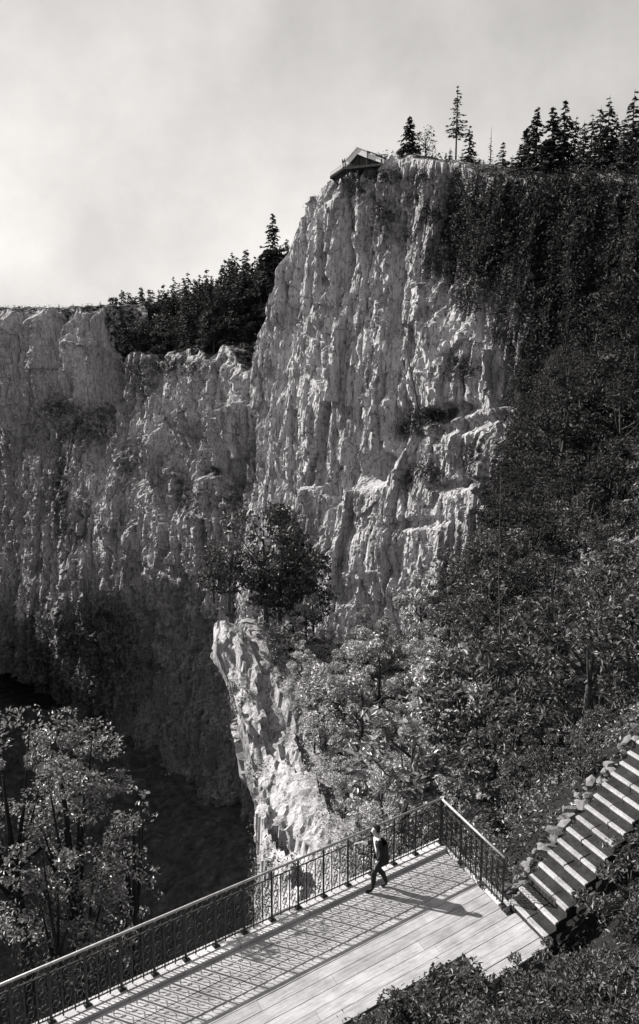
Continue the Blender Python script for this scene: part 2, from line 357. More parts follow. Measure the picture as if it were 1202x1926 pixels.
EDGE = np.array([(-13.5, 6), (-6.3, 12), (-2.9, 15), (-.6, 18), (.2, 20.5), (-.6, 25), (-2.2, 32), (-2.9, 37), (-3.5, 42), (-4.9, 47.5), (-6.6, 54), (-4.5, 57.5), (1.5, 60.5), (7.0, 64), (11.8, 72), (16.4, 85), (21.5, 100), (26.5, 114), (29, 122)], float)
EC, ES = interp_curve(EDGE, 520)
EX = lambda y: np.interp(y, EC[:, 1], EC[:, 0])
def hill_z(x, y):
    P = np.stack(np.broadcast_arrays(x, y), -1).astype(float); return _rbf(P) + .35 * fbm(P[..., 0] / 3, P[..., 1] / 3, 0 * P[..., 0], 5, 4) * sstep(16, 24, P[..., 1])
def build_hill():
    tg = np.gradient(EC[:, :2], axis=0); tg /= np.linalg.norm(tg, axis=1)[:, None]; N = np.stack([-tg[:, 1], tg[:, 0]], 1)   # away from the slope
    u1 = np.r_[0, np.cumsum(np.geomspace(.10, 1.9, 95))]; u1 = u1 / u1[-1] * 62
    dn = np.linspace(0, 1, 260)[1:] ** 1.35 * 72
    nE = len(EC); ze = hill_z(EC[:, 0], EC[:, 1])
    # slope
    X = EC[:, 0][:, None] + u1[None, :]; Y = np.broadcast_to(EC[:, 1][:, None], X.shape)
    Zs = hill_z(X, Y)
    near = np.exp(-u1 / 3.5)[None, :] * sstep(20, 27, Y)
    S = np.broadcast_to(ES[:, None], X.shape)
    rk = 1.5 * fbm(S / 5, u1[None] / 3, 0 * X, 21, 4)
    v, v2, dx, dy = cells(X / 1.1 + .35 * S / 1.1, S / 3.5, 22); rk = rk + 1.7 * (v - .5) + 1.3 * dx * (v2 - .4)
    v, v2, dx, dy = cells(X / .45, S / 1.5, 23); rk = rk + .35 * (v - .5) + .3 * dx * (v2 - .5)
    Zs = Zs + rk * near - .4 * near
    # drop
    D = np.broadcast_to(dn[None, :], (nE, len(dn))); S2 = np.broadcast_to(ES[:, None], D.shape)
    ze2 = Zs[:, :1]
    bat = -(.05 + .26 * sstep(27, 36, EC[:, 1][:, None]) * sstep(68, 58, EC[:, 1][:, None])) * np.minimum(D, 25) + .05 * np.maximum(D - 25, 0) + .9 * (ridged(S2 / 5, D / 18, 0 * D, 31, 3) - .62) * sstep(0, 3, D) + .8 * fbm(S2 / 3, D / 4, 0 * D, 32, 4) * sstep(0, 1.5, D)
    fl = sstep(60, 66, EC[:, 1])[:, None]; bat = bat + fl * (2.6 * fbm(S2 / 7, D / 9, 0 * D, 35, 4) + 1.2 * (ridged(S2 / 9, D / 5, 0 * D, 36, 3) - .6)) * sstep(0, 2, D)
    v, v2, dx, dy = cells(S2 / 2.2, D / 5, 33); bat = bat + (.9 * (v - .5) + .9 * dx * (v2 - .5)) * sstep(0, 2, D)
    v, v2, dx, dy = cells(S2 / .8, D / 2.0, 34); bat = bat + (.3 * (v - .5) + .3 * dx * (v2 - .5)) * sstep(0, 1, D)
    DX = EC[:, 0][:, None] + N[:, 0][:, None] * bat; DY = EC[:, 1][:, None] + N[:, 1][:, None] * bat; DZ = ze2 - D
    A = np.concatenate([np.stack([DX, DY, DZ], -1)[:, ::-1], np.stack([X, Y, Zs], -1)], 1); m = A.shape[1]
    pxa, pya = proj(A); vg = np.ones(A.shape[:2]) * .0
    nd = len(dn); vg[:, nd:] = np.maximum(sstep(1.6, 4.5, u1)[None, :], 1.75 * sstep(60, 68, EC[:, 1])[:, None]); vg[:, :nd] = .25 + 1.2 * sstep(60, 68, EC[:, 1])[:, None]
    vg[:, nd:] = np.where((X > 3.6) & (Y < 25), 1.6, vg[:, nd:])
    vg[EC[:, 1] < 21] = np.maximum(vg[EC[:, 1] < 21], .55)
    idx = np.arange(A.shape[0] * m).reshape(A.shape[0], m)
    Fc = np.stack([idx[:-1, :-1], idx[:-1, 1:], idx[1:, 1:], idx[1:, :-1]], -1).reshape(-1, 4)
    me = mesh_np('valley_side', A.reshape(-1, 3), Fc)
    a_ = me.attributes.new('veg', 'FLOAT', 'POINT'); a_.data.foreach_set('value', np.clip(vg, 0, 2).ravel().astype(np.float32))
    o = link('valley_side', me, ROCKN, kind='structure'); return o, A, nd
HILL, HA, HND = build_hill()
VZ = lambda x, y: float(hill_z(np.array([x]), np.array([y]))[0])

# wooded upland behind the back wall and far plateau
def grid_mesh(name, xs, ys, zf, mat):
    X, Y = np.meshgrid(xs, ys, indexing='ij'); Z = zf(X, Y); A = np.stack([X, Y, Z], -1); m = len(ys)
    idx = np.arange(A.shape[0] * m).reshape(A.shape[0], m)
    Fc = np.stack([idx[:-1, :-1], idx[1:, :-1], idx[1:, 1:], idx[:-1, 1:]], -1).reshape(-1, 4)
    return link(name, mesh_np(name, A.reshape(-1, 3), Fc, True), mat, kind='structure')
UP_CP = np.array([tuple(at(*q)) for q in [(210, 640, 216), (215, 672, 209), (300, 684, 194), (420, 655, 172), (500, 705, 166), (230, 625, 238), (300, 628, 230), (380, 606, 218), (460, 580, 206), (520, 548, 190), (560, 520, 188), (640, 520, 200), (250, 640, 270), (350, 640, 265), (450, 610, 260),
    (150, 622, 234), (60, 620, 250), (-60, 616, 268), (-250, 612, 320), (100, 622, 290), (-200, 616, 330), (600, 540, 260), (800, 540, 240)]])
def upland(x, y):
    P = np.stack([x, y], -1); z = _rbf(P, UP_CP); return np.clip(z, -20, 40) - .12 * np.clip(y - 240, 0, 60)
grid_mesh('wooded_upland', np.linspace(-150, 60, 100), np.linspace(164, 360, 96), lambda X, Y: upland(X, Y) - .4 - 140 * sstep(3.5, -1.5, Y - np.interp(X, BA[:, -1, 0], BA[:, -1, 1])), SOIL)
grid_mesh('ground', np.r_[-4000, -1500, -500, np.linspace(-160, 160, 33), 500, 1500, 4000], np.r_[-300, np.linspace(-60, 320, 39), 600, 1500, 4500],
          lambda X, Y: np.where((np.abs(X) < 150) & (Y > -20) & (Y < 300), -95, -12.0), SCREE)
def floor_z(X, Y):
    z = -82 + 2.5 * fbm(X / 12, Y / 12, 0 * X, 51, 4) + 6 * np.exp(-((X + 13) / 13) ** 2 - ((Y - 140) / 26) ** 2)
    for sc, am in ((4.5, 2.2), (1.8, 1.1)):
        v, v2, dx, dy = cells(X / sc, Y / sc, 70 + int(sc)); z = z + am * (v - .4) * np.exp(-(dx * dx + dy * dy) * 1.5) + am * .5 * dx * (v2 - .5)
    return z
grid_mesh('chasm_floor', np.linspace(-95, 40, 230), np.linspace(20, 215, 300), floor_z, SCREE)
# side wall of the chasm on the left, beyond the frame edge
def left_wall():
    ys = np.linspace(40, 226, 200); zs = np.linspace(-86, -24, 80); Yg, Zg = np.meshgrid(ys, zs, indexing='ij')
    tp = np.interp(Yg, [40, 150, 192, 208, 226], [-8, 2, 2, -14, -20]); Zg = -86 + (Zg + 86) / 62 * (tp + 86)
    X = np.interp(Yg, [40, 120, 200, 226], [-62, -72, -80, -90]) + 1.2 * fbm(Yg / 9, Zg / 14, 0 * Zg, 61, 4) * 2 + .02 * (tp - Zg)
    v, v2, dx, dy = cells(Yg / 3, Zg / 8, 62); X = X + .9 * (v - .5) + 1. * dx * (v2 - .5)
    Zg = Zg + sstep(-50, 0, Zg) * 16 * fbm(Yg / 8, 0 * Yg, 0 * Yg, 63, 3)
    A = np.stack([X, Yg, Zg], -1); B = A[:, -1:].copy(); B[..., 0] -= 40; B[..., 2] -= 6; A = np.concatenate([A, B], 1)
    m = A.shape[1]; idx = np.arange(A.shape[0] * m).reshape(A.shape[0], m)
    Fc = np.stack([idx[:-1, :-1], idx[1:, :-1], idx[1:, 1:], idx[:-1, 1:]], -1).reshape(-1, 4)
    me = mesh_np('side_cliff', A.reshape(-1, 3), Fc); a_ = me.attributes.new('veg', 'FLOAT', 'POINT'); a_.data.foreach_set('value', np.where(A.reshape(-1, 3)[:, 2] > -20, 1.4, .6).astype(np.float32))
    link('side_cliff', me, ROCKB, kind='structure')
left_wall()

# ------------------------------------------------------------------ foliage
def leaves(C, size, rng, up=.35, fold=True, lean=None):
    """one pointed leaf per centre"""
    n = len(C); nrm = rng.normal(size=(n, 3)); nrm[:, 2] = np.abs(nrm[:, 2]) * 1.0 + up; nrm /= np.linalg.norm(nrm, axis=1)[:, None]
    a = rng.normal(size=(n, 3)); a[:, 2] -= .4; a -= nrm * (a * nrm).sum(1)[:, None]; a /= np.linalg.norm(a, axis=1)[:, None]; b = np.cross(nrm, a)
    s = size * rng.uniform(.6, 1.35, n)[:, None]; k = .42
    V = np.stack([C - a * s * .5, C + b * s * k * .5 - a * s * .12, C + b * s * k * .42 + a * s * .2, C + a * s * .55, C - b * s * k * .42 + a * s * .2, C - b * s * k * .5 - a * s * .12], 1)
    V[:, [0, 3]] -= (nrm * s * .10)[:, None]
    i = np.arange(n)[:, None] * 6
    return V.reshape(-1, 3), np.concatenate([i + np.array([[0, 1, 2, 3]]), i + np.array([[0, 3, 4, 5]])], 0)

def crown_points(rng, n, rx, rz, zc, nclump, spread, flat=1.0, hollow=.35):
    cc = rng.normal(size=(nclump, 3)); cc /= np.linalg.norm(cc, axis=1)[:, None]; cc *= rng.uniform(hollow, 1.0, nclump)[:, None] ** .6
    cc *= np.array([rx, rx, rz]) * rng.uniform(.75, 1.1, (nclump, 1)); cc[:, 2] += zc
    wgt = rng.uniform(.4, 1.6, nclump); k = rng.choice(nclump, n, p=wgt / wgt.sum()); csz = spread * rng.uniform(.6, 1.4, nclump)
    d = rng.normal(size=(n, 3)); d /= np.linalg.norm(d, axis=1)[:, None]; d *= rng.uniform(.3, 1, n)[:, None] ** .5
    return cc[k] + d * csz[k][:, None] * np.array([1, 1, .62]), cc
def broadleaf(name, label, cat, seed, h, rx, n, leaf, mat, bark=BARK, nclump=26, group=None, low=.25, clump=.30):
    rng = np.random.default_rng(seed); t = thing(name, label, cat, group=group)
    zc = h * (low + 1) / 2; rz = h * (1 - low) / 2
    P, cc = crown_points(rng, n, rx, rz, zc, nclump, rx * clump)
    V, Fc = leaves(P, leaf, rng); link('crown', mesh_np('crown', V, Fc), mat, t)
    mb = MB(); top = Vector((rng.normal() * .05 * h, rng.normal() * .05 * h, h * .8))
    r0 = .022 * h + .02
    mb.tube([(0, 0, -.5), (top.x * .2, top.y * .3, h * .25), (top.x * .6, top.y * .5, h * .5), top], [r0, r0 * .8, r0 * .5, r0 * .12], 6)
    for c in cc[rng.permutation(len(cc))[:11]]:
        z0 = max(.1 * h, min(c[2] * rng.uniform(.35, .75), h * .7)); f_ = z0 / (h * .8)
        a = Vector((top.x * f_, top.y * f_, z0)); c = Vector(c); mid = a.lerp(c, .55) + Vector((0, 0, -.05 * h))
        mb.tube([a, mid, c], [r0 * .38, r0 * .22, r0 * .06], 4)
    mb.build('trunk', bark, t, True); return t
def conifer(name, label, seed, h, w_, n, mat, bare=.08, thin=1.0, group=None, gap=0.):
    """trunk with whorls of drooping branches carrying needle sprays"""
    rng = np.random.default_rng(seed); t = thing(name, label, 'tree', group=group); C = []; A = []; br = MB()
    nb = int(n / 14); zs = np.sort(rng.uniform(bare, .985, nb)); k = 0
    for z in zs:
        if gap and rng.uniform() < gap * (.4 + .6 * (vnoise(np.array([z * 9.]), np.array([seed * 1.]), np.array([0.]), 3)[0])): continue
        az = rng.uniform(0, 2 * math.pi); L = w_ * ((1 - (z - bare) / (1 - bare)) ** .8 * .93 + .07) * rng.uniform(.55, 1.15) * thin
        nn = max(4, int(14 * (.35 + L / w_))); u = np.sort(rng.uniform(.08, 1, nn)); dr = -.18 - .25 * (1 - z)
        d = np.array([math.cos(az), math.sin(az), 0]); p = d[None] * (u * L)[:, None]; p[:, 2] = z * h + L * (dr * u + .30 * u ** 2 * (1 - z)) + rng.normal(0, .03 * L, nn)
        sd = np.array([-d[1], d[0], 0]); p += sd[None] * (rng.normal(0, .16, nn) * L * (1 - u * .6))[:, None]
        C.append(p); a = d[None] * .9 + sd[None] * rng.normal(0, .8, nn)[:, None] + np.array([0, 0, -.45]) + rng.normal(0, .25, (nn, 3)); A.append(a)
        if k % 3 == 0: br.tube([(0, 0, z * h), (d[0] * L * .8, d[1] * L * .8, z * h + L * dr * .6)], [.02 * w_, .006 * w_], 3, False)
        k += 1
    C = np.concatenate(C); A = np.concatenate(A); A /= np.linalg.norm(A, axis=1)[:, None]; nn = len(C)
    q = rng.normal(size=(nn, 3)); q[:, 2] *= .5; q -= A * (q * A).sum(1)[:, None]; q /= np.linalg.norm(q, axis=1)[:, None]
    s = (w_ * .26 * rng.uniform(.5, 1.3, nn) * (1 - .45 * C[:, 2] / h))[:, None]
    V = np.stack([C - A * s * .45, C + q * s * .26, C + A * s * .7, C - q * s * .26], 1).reshape(-1, 3)
    Fc = np.arange(nn * 4).reshape(-1, 4)
    link('crown', mesh_np('crown', V, Fc), mat, t)
    r0 = .011 * h + .02; br.tube([(0, 0, -.6), (0, 0, h * .5), (0, 0, h)], [r0, r0 * .7, r0 * .1], 6)
    br.build('trunk', BARK, t); return t

# --- skyline trees on the tower
def plant(t, px, pyb, Y, rz=0, sink=.3, sc=None):
    p = at(px, pyb, Y); t.location = (p[0], p[1], p[2] - sink); t.rotation_euler[2] = rz
    if sc: t.scale = (sc, sc, sc)
    return t
SK = 'trees along the top of the cliff'
pxm = 1 / F
H = lambda dpx, Y: dpx * Y / F * .99
plant(conifer('fir_tree', 'dense dark fir beside the airy little tree on the cliff top', 101, H(88, 134), 2.5, 2600, NEEDLE, .0), 769, 312, 134)
plant(broadleaf('young_tree', 'airy thin-leaved little tree beside the dense fir on the cliff top', 'tree', 102, H(70, 134), 2.0, 520, .26, NEEDLEF, nclump=30, low=.12), 802, 306, 134)
plant(conifer('pine_tree', 'tallest tree on the cliff top, long bare trunk and tufted crown', 103, H(140, 131), 1.7, 1500, NEEDLE, .40, 1., gap=.35), 857, 312, 131)
plant(conifer('spruce_tree', 'ragged spruce at the foot of the tall bare-trunked tree', 104, H(88, 129), 1.9, 1700, NEEDLE, .0, gap=.15), 881, 328, 129)
plant(conifer('spruce_tree', 'spindly spruce with almost no branches on the cliff top', 105, H(95, 127), .75, 600, NEEDLE, .15, .8, gap=.25), 921, 340, 127)
plant(conifer('spruce_tree', 'small spruce beside the spindly one on the cliff top', 106, H(75, 126), 1.8, 1300, NEEDLE, .05), 944, 345, 126)
BIGC = [(988, 345, 120, 100, 2.4, 'spruce with open drooping branches at the foot of the wooded shoulder'), (1006, 345, 118, 135, 2.6, 'tall dark spruce leading the clump at the right of the plateau'), (1034, 350, 116, 140, 3.0, 'broad spruce with sweeping branches in the clump on the plateau'), (1056, 350, 115, 150, 2.6, 'tall spruce behind the broad one in the plateau clump')]
for i, (px, py, Y, hp, wd, lb) in enumerate(BIGC): plant(conifer('spruce_tree', lb, 110 + i, H(hp, Y), wd, 2600, NEEDLE, .02, gap=.12), px, py, Y)
CV = [conifer('spruce_tree', 'dark spruce in the wood along the right of the plateau', 120 + i, 9.5, 2.3, 1900, NEEDLEF, .04, gap=.12, group='spruces on the plateau edge') for i in range(4)]
used = [False] * 4
def put_variant(lst, flags, i, loc, rz, sc, label, group):
    if not flags[i]:
        flags[i] = True; o = lst[i]; o.location = loc; o.rotation_euler = (0, 0, rz); o.scale = (sc, sc, sc); o['label'] = label; o['group'] = group; return o
    return copy_tree(lst[i], loc, rz, sc, label, group)
for px in range(1078, 1225, 15):
    Y = 113 - (px - 1080) * .06 + R.uniform(-3, 4); p = at(px, 348, Y)
    put_variant(CV, used, int(R.integers(4)), (p[0], p[1], p[2]), R.uniform(0, 6), R.uniform(.75, 1.1), 'dark spruce in the wood along the plateau beyond the clump', 'spruces on the plateau edge')
for (px, py, Y, s) in [(838, 322, 129, .28), (846, 322, 128, .34), (868, 326, 128, .3), (900, 336, 126, .25), (908, 338, 127, .3), (933, 342, 126, .22), (962, 346, 124, .4), (972, 346, 123, .45), (980, 348, 122, .36), (752, 308, 133, .25), (785, 312, 132, .25)]:
    p = at(px, py, Y); put_variant(CV, used, int(R.integers(4)), (p[0], p[1], p[2] - .2), R.uniform(0, 6), s, 'stunted young spruce on the rim of the cliff top', 'young spruces on the cliff rim')

# --- forest on the upland behind
FV = [conifer('spruce_tree', 'x', 140 + i, 10, 2.4, 1500, NEEDLEF, .03) for i in range(4)] + [broadleaf('beech_tree', 'x', 'tree', 150 + i, 8, 3.2, 1500, .55, LEAFD, nclump=24, low=.12) for i in range(3)]
fu = [False] * 7
plant(conifer('fir_tree', 'tall fir rising above the wood next to the bright rock tower', 130, H(124, 172), 3.6, 2600, NEEDLE, .02, gap=.1), 514, 530, 172)
_o = np.argsort(BA[:, -1, 0]); BXS, BYS = BA[_o, -9, 0], BA[_o, -9, 1]
def forest():
    pts = []
    sky_px = np.array([100, 160, 215, 235, 268, 300, 350, 400, 440, 470, 500, 530, 560]); sky_y = np.array([590, 590, 582, 552, 546, 534, 514, 494, 482, 476, 478, 468, 454])
    tries = 0
    while len(pts) < 190 and tries < 9000:
        tries += 1
        px = R.uniform(205, 590); Y = R.uniform(172, 250); 
        X = (px - 601) / F * Y; z = float(upland(np.array([X]), np.array([Y]))[0])
        yb = proj(np.array([[X, Y, z]]))[1][0]
        if Y < np.interp(X, BXS, BYS) + 1.0: continue
        ed = np.interp(px, [205, 215, 300, 420, 490, 590], [640, 672, 690, 655, 720, 720])
        if yb > ed + 2: continue
        if any((X - a) ** 2 + (Y - b) ** 2 < 4.2 for a, b in pts): continue
        hmax = (yb - np.interp(px, sky_px, sky_y)) * Y / F
        con = R.uniform() < .62; h = R.uniform(8, 15) if con else R.uniform(6, 11)
        if h > hmax * 1.06:
            if hmax < 2.2: continue
            h = hmax * R.uniform(.8, 1.12)
        pts.append((X, Y)); i = int(R.integers(4)) if con else 4 + int(R.integers(3)); base = 10 if con else 8
        put_variant(FV, fu, i, (X, Y, z - .4), R.uniform(0, 6), h / base, ('dark spruce' if con else 'rounded leafy tree') + (' on the skyline of the dense wood above the back cliff' if yb - h * F / Y < np.interp(px, sky_px, sky_y) + 12 else (' at the lip of the back cliff, front row of the wood' if yb > ed - 25 else (' in the wood close against the bright rock tower' if px > 430 else ' deep inside the dense wood above the back cliff'))), 'spruces above the back cliff' if con else 'leafy trees above the back cliff')
forest()
for k in range(40):       # trees spilling over the lip into the notch beside the tower
    px = R.uniform(385, 500); f_ = R.uniform(0, 1); Y = np.interp(px, [385, 430, 500], [176, 170, 163]) + 6 * f_; py = np.interp(px, [385, 430, 470, 500], [676, 672, 712, 735]) - 60 * f_; p = at(px, py, Y)
    i = 4 + int(R.integers(3)); put_variant(FV, fu, i, (p[0], p[1], p[2] - 1.0), R.uniform(0, 6), R.uniform(.45, .95), 'bushy dark tree spilling over the lip of the back cliff beside the tower', 'trees in the notch beside the tower')
for (px, py, Y, s) in [(112, 600, 230, .4), (128, 602, 228, .3), (166, 598, 220, .35), (190, 596, 216, .4), (205, 598, 213, .35), (238, 615, 220, .65), (245, 612, 222, .6), (270, 620, 222, 1.0), (30, 600, 246, .4)]:
    p = at(px, py, Y); put_variant(FV, fu, int(R.integers(4)), (p[0], p[1], p[2] - .3), R.uniform(0, 6), s, 'little spruce standing on top of the far rock pillars', 'little spruces on the far pillars')

# --- trees on the wooded shoulder (right flank) and shrubs on the near slope
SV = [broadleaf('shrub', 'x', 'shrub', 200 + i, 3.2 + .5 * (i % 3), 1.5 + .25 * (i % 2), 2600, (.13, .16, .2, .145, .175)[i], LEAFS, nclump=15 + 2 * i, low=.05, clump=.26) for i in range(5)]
su = [False] * 5
TV = [broadleaf('leafy_tree', 'x', 'tree', 210 + i, 6.5, 2.5, 2500, .26, LEAFD, nclump=26, low=.08) for i in range(4)]
tu = [False] * 4
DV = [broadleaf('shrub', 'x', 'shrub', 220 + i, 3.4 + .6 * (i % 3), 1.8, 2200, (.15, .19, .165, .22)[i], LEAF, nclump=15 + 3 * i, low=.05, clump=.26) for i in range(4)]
du = [False] * 4
def veg_slope():
    pts = []; tries = 0; cnt = [0, 0, 0]
    while tries < 16000:
        tries += 1
        Y = R.uniform(21.6, 68) if R.uniform() < .7 else R.uniform(60, 122); X = R.uniform(-6.5, .40 * Y + 3)
        u = X - float(EX(Y))
        if u < (3.2 if Y < 50 else (.8 if Y < 62 else .2)): continue
        if Y < 21.6 and X > 4: continue
        lit = X < 1.0 + .125 * Y + R.normal(0, 1.2) and Y < 66  # sun and shade put into the leaf colour: pale shrubs here, dark ones beyond
        r = 1.9 if Y < 45 else (2.2 if Y < 66 else 2.6)
        if any((X - a) ** 2 + (Y - b) ** 2 < r * r for a, b in pts): continue
        z = VZ(X, Y); px, py = proj(np.array([[X, Y, z + 2]])); 
        if px[0] > 1260 or py[0] > 1640: continue
        sunny = u < 9 and Y < 60
        s = (R.uniform(.5, 1.0) if R.uniform() < .65 else R.uniform(1.1, 1.55)) * (1 if Y > 28 else (.7 if Y > 24 else .4))
        if u < 5: s *= .6
        if u < 7 and Y > 50: s *= .62
        if Y > 62:
            if cnt[2] > 170: continue
            cnt[2] += 1; put_variant(TV, tu, int(R.integers(4)), (X, Y, z - .3), R.uniform(0, 6), s * 1.05, 'dark leafy tree ' + ('high on the wooded shoulder just under the plateau spruces' if Y > 98 else ('at the ragged edge of the wooded shoulder, above bare rock' if u < 6 else ('halfway up the wooded shoulder beside the bright cliff' if Y > 78 else 'at the foot of the wooded shoulder, above the shrubs'))), 'leafy trees on the wooded shoulder')
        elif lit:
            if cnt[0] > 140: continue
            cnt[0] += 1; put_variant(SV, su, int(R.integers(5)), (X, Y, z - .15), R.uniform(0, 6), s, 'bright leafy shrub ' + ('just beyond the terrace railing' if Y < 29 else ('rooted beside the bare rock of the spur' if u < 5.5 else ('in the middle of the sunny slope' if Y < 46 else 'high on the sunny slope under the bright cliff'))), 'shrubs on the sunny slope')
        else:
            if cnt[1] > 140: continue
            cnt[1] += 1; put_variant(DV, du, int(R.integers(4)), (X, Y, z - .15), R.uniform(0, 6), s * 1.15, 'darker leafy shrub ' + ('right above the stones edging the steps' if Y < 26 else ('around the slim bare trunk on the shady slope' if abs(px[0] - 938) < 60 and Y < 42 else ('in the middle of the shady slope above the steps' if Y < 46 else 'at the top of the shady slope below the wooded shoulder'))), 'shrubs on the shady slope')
        pts.append((X, Y))
    print('veg', cnt)
veg_slope()
BVR = [broadleaf('shrub', 'x', 'shrub', 260 + i, 1.5, .95, 1500, .10, LEAF, nclump=16, low=.02) for i in range(3)]
bu = [False] * 3
def bank():
    c0 = onz(828, 1590, 0.0); e1 = np.array([-.80077724, -.59896227]); e2 = np.array([.3793906, -.9252366]); pts = []
    for _ in range(900):
        a, b = R.uniform(-5.5, 12), R.uniform(3.7, 8.5)
        if a < 2.4 and b < 4.6: continue
        q = c0[:2] + e1 * a + e2 * b; z = VZ(q[0], q[1])
        if any((q[0] - x) ** 2 + (q[1] - y) ** 2 < .55 for x, y in pts): continue
        sc = R.uniform(.6, 1.1); top = proj(np.array([[q[0], q[1], z + 1.6 * sc]])); lf = proj(np.array([[q[0] - .9 * sc, q[1], z + .8]]))
        if top[1][0] < 1722 and lf[0][0] < 1072: continue
        pts.append((q[0], q[1])); put_variant(BVR, bu, int(R.integers(3)), (q[0], q[1], z - .1), R.uniform(0, 6), sc, 'low dark shrub on the bank beside the steps' if a < 0 else 'low dark shrub on the bank along the inner edge of the terrace', 'low shrubs on the inner bank')
bank()
# tall shrubs on the crest of the spur, in front of the bright wall
CR = [('feathery tall shrub on the crest of the rock spur', 500, 1090, 55.5, 2.0), ('leaning bushy shrub just behind the tip of the rock spur', 430, 1095, 54.5, 1.2), ('dense dark shrub right of the feathery one on the spur crest', 550, 1110, 57, 1.9), ('low spreading shrub at the left lip of the rock spur', 402, 1110, 54, .8), ('round shrub under the bright wall on the spur crest', 590, 1160, 58, 1.0), ('wispy shrub topping the spur crest in front of the bright wall', 525, 1040, 57.5, 1.7)]
for i, (lb, px, py, Y, s) in enumerate(CR):
    o = broadleaf('tall_shrub', lb, 'shrub', 240 + i, 3.4, 1.45, 1900, .17, LEAF, nclump=26, low=.0); p = at(px, py, Y)
    z = VZ(p[0], Y) if p[0] > EX(Y) else p[2]
    o.location = (p[0], Y, min(p[2], z + .3)); o.scale = (s, s, s * 1.15)

# --- ledge plants and ground cover (uncountable)
def tufts(name, P, size, n, mat, seed, label, rad):
    rng = np.random.default_rng(seed); C = np.repeat(P, n, 0) + rng.normal(size=(len(P) * n, 3)) * rad * np.array([1, 1, .8])
    V, Fc = leaves(C, size, rng); o = link(name, mesh_np(name, V, Fc), mat, kind='stuff', label=label, category='plants'); return o
def pick(A, vg, n, rng, thr=.45, scale=1.2):
    a = A.reshape(-1, 3); v = vg.ravel() * (.35 + 1.1 * vnoise(a[:, 0] / scale, a[:, 1] / scale, a[:, 2] / scale, 91)); i = np.nonzero(v > thr)[0]
    return a[rng.choice(i, min(n, len(i)), replace=False)]
rng = np.random.default_rng(5)
P = pick(MA, MV, 9000, rng, .52, 3.); P = P[(P[:, 2] > -35)]
tufts('cliff_plants', P, .34, 14, LEAFD, 1, 'dark bushes and ivy clinging to the ledges of the rock tower', .5)
P = pick(BA, BV, 2600, rng, .5, 3.)
tufts('cliff_plants', P[P[:, 1] > 130], .4, 12, LEAFD, 2, 'dark plants growing in the cracks of the back cliff', .55)
hs = HA[:, HND:].reshape(-1, 3); _b = np.linalg.solve(np.array([[-.80077724, .3793906], [-.59896227, -.9252366]]), (hs[:, :2] - onz(828, 1590, 0.)[:2]).T)[1]; m_ = (_b < 2.2) & (hs[:, 1] > 19.6) & (hs[:, 1] < 70) & (hs[:, 0] - EX(hs[:, 1]) > 2.6) & (hs[:, 0] < .42 * hs[:, 1] + 3); hs = hs[m_]
hb = HA[:, HND:].reshape(-1, 3); _q = hb[:, :2] - onz(828, 1590, 0.)[:2]; _b = np.linalg.solve(np.array([[-.80077724, .3793906], [-.59896227, -.9252366]]), _q.T)[1]; hb = hb[(_b > np.where(hb[:, 0] > 2.6, 4.15, 3.35)) & (_b < 8) & (hb[:, 0] < 12)]
_a = rng.uniform(1.7, 12.5, 900); _c = rng.uniform(3.3, 4.3, 900); _o3 = onz(828, 1590, 0.); bedp = np.stack([_o3[0] - .80077724 * _a + .3793906 * _c, _o3[1] - .59896227 * _a - .9252366 * _c, 0 * _a + .03], 1)
tufts('ground_cover', bedp, .09, 10, LEAF, 18, 'low leafy plants in the bed along the inner edge of the boards', .13)
tufts('ground_cover', hb[rng.choice(len(hb), min(2600, len(hb)), replace=False)] + np.array([0, 0, .05]), .09, 9, LEAF, 8, 'low undergrowth on the bank along the inner edge of the terrace', .16)
hs = hs[vnoise(hs[:, 0] / 1.2, hs[:, 1] / 1.2, 0 * hs[:, 0], 77) > .30]
hs = hs[rng.choice(len(hs), min(5200, len(hs)), replace=False)]
tufts('ground_cover', hs + np.array([0, 0, .12]), .12, 9, LEAFM, 3, 'low leafy undergrowth between the shrubs of the slope', .28)
h2 = HA[:, HND:].reshape(-1, 3); h3 = h2[(h2[:, 1] > 62) & (h2[:, 1] < 121) & (h2[:, 0] < .40 * h2[:, 1] + 3)]
tufts('ground_cover', h3[rng.choice(len(h3), min(7000, len(h3)), replace=False)] + np.array([0, 0, .3]), .28, 11, LEAFD, 9, 'dark undergrowth covering the wooded shoulder', .5)
h4 = h2[(h2[:, 0] > 2.6) & (h2[:, 0] < 12) & (h2[:, 1] < 25.5)]; _b = np.linalg.solve(np.array([[-.80077724, .3793906], [-.59896227, -.9252366]]), (h4[:, :2] - onz(828, 1590, 0.)[:2]).T); h4 = h4[(_b[1] < 2.25) & (_b[0] < -.1)]
h4 = np.repeat(h4, 14, 0) + np.random.default_rng(12).normal(0, .25, (len(h4) * 14, 3)) * np.array([1, 1, .1])
tufts('ground_cover', h4[rng.choice(len(h4), min(1500, len(h4)), replace=False)] + np.array([0, 0, .08]), .10, 9, LEAF, 10, 'grass and weeds on the bank between railing and steps', .16)
he = HA[:, HND - 60:HND + 25].reshape(-1, 3); he = he[(he[:, 1] > 24) & (he[:, 1] < 58)]; he = he[vnoise(he[:, 0] / 1.5, he[:, 1] / 1.5, he[:, 2] / 2.5, 78) > .66]
tufts('spur_plants', he[rng.choice(len(he), min(900, len(he)), replace=False)], .12, 10, LEAF, 4, 'small plants rooted in the cracks of the rock spur', .22)

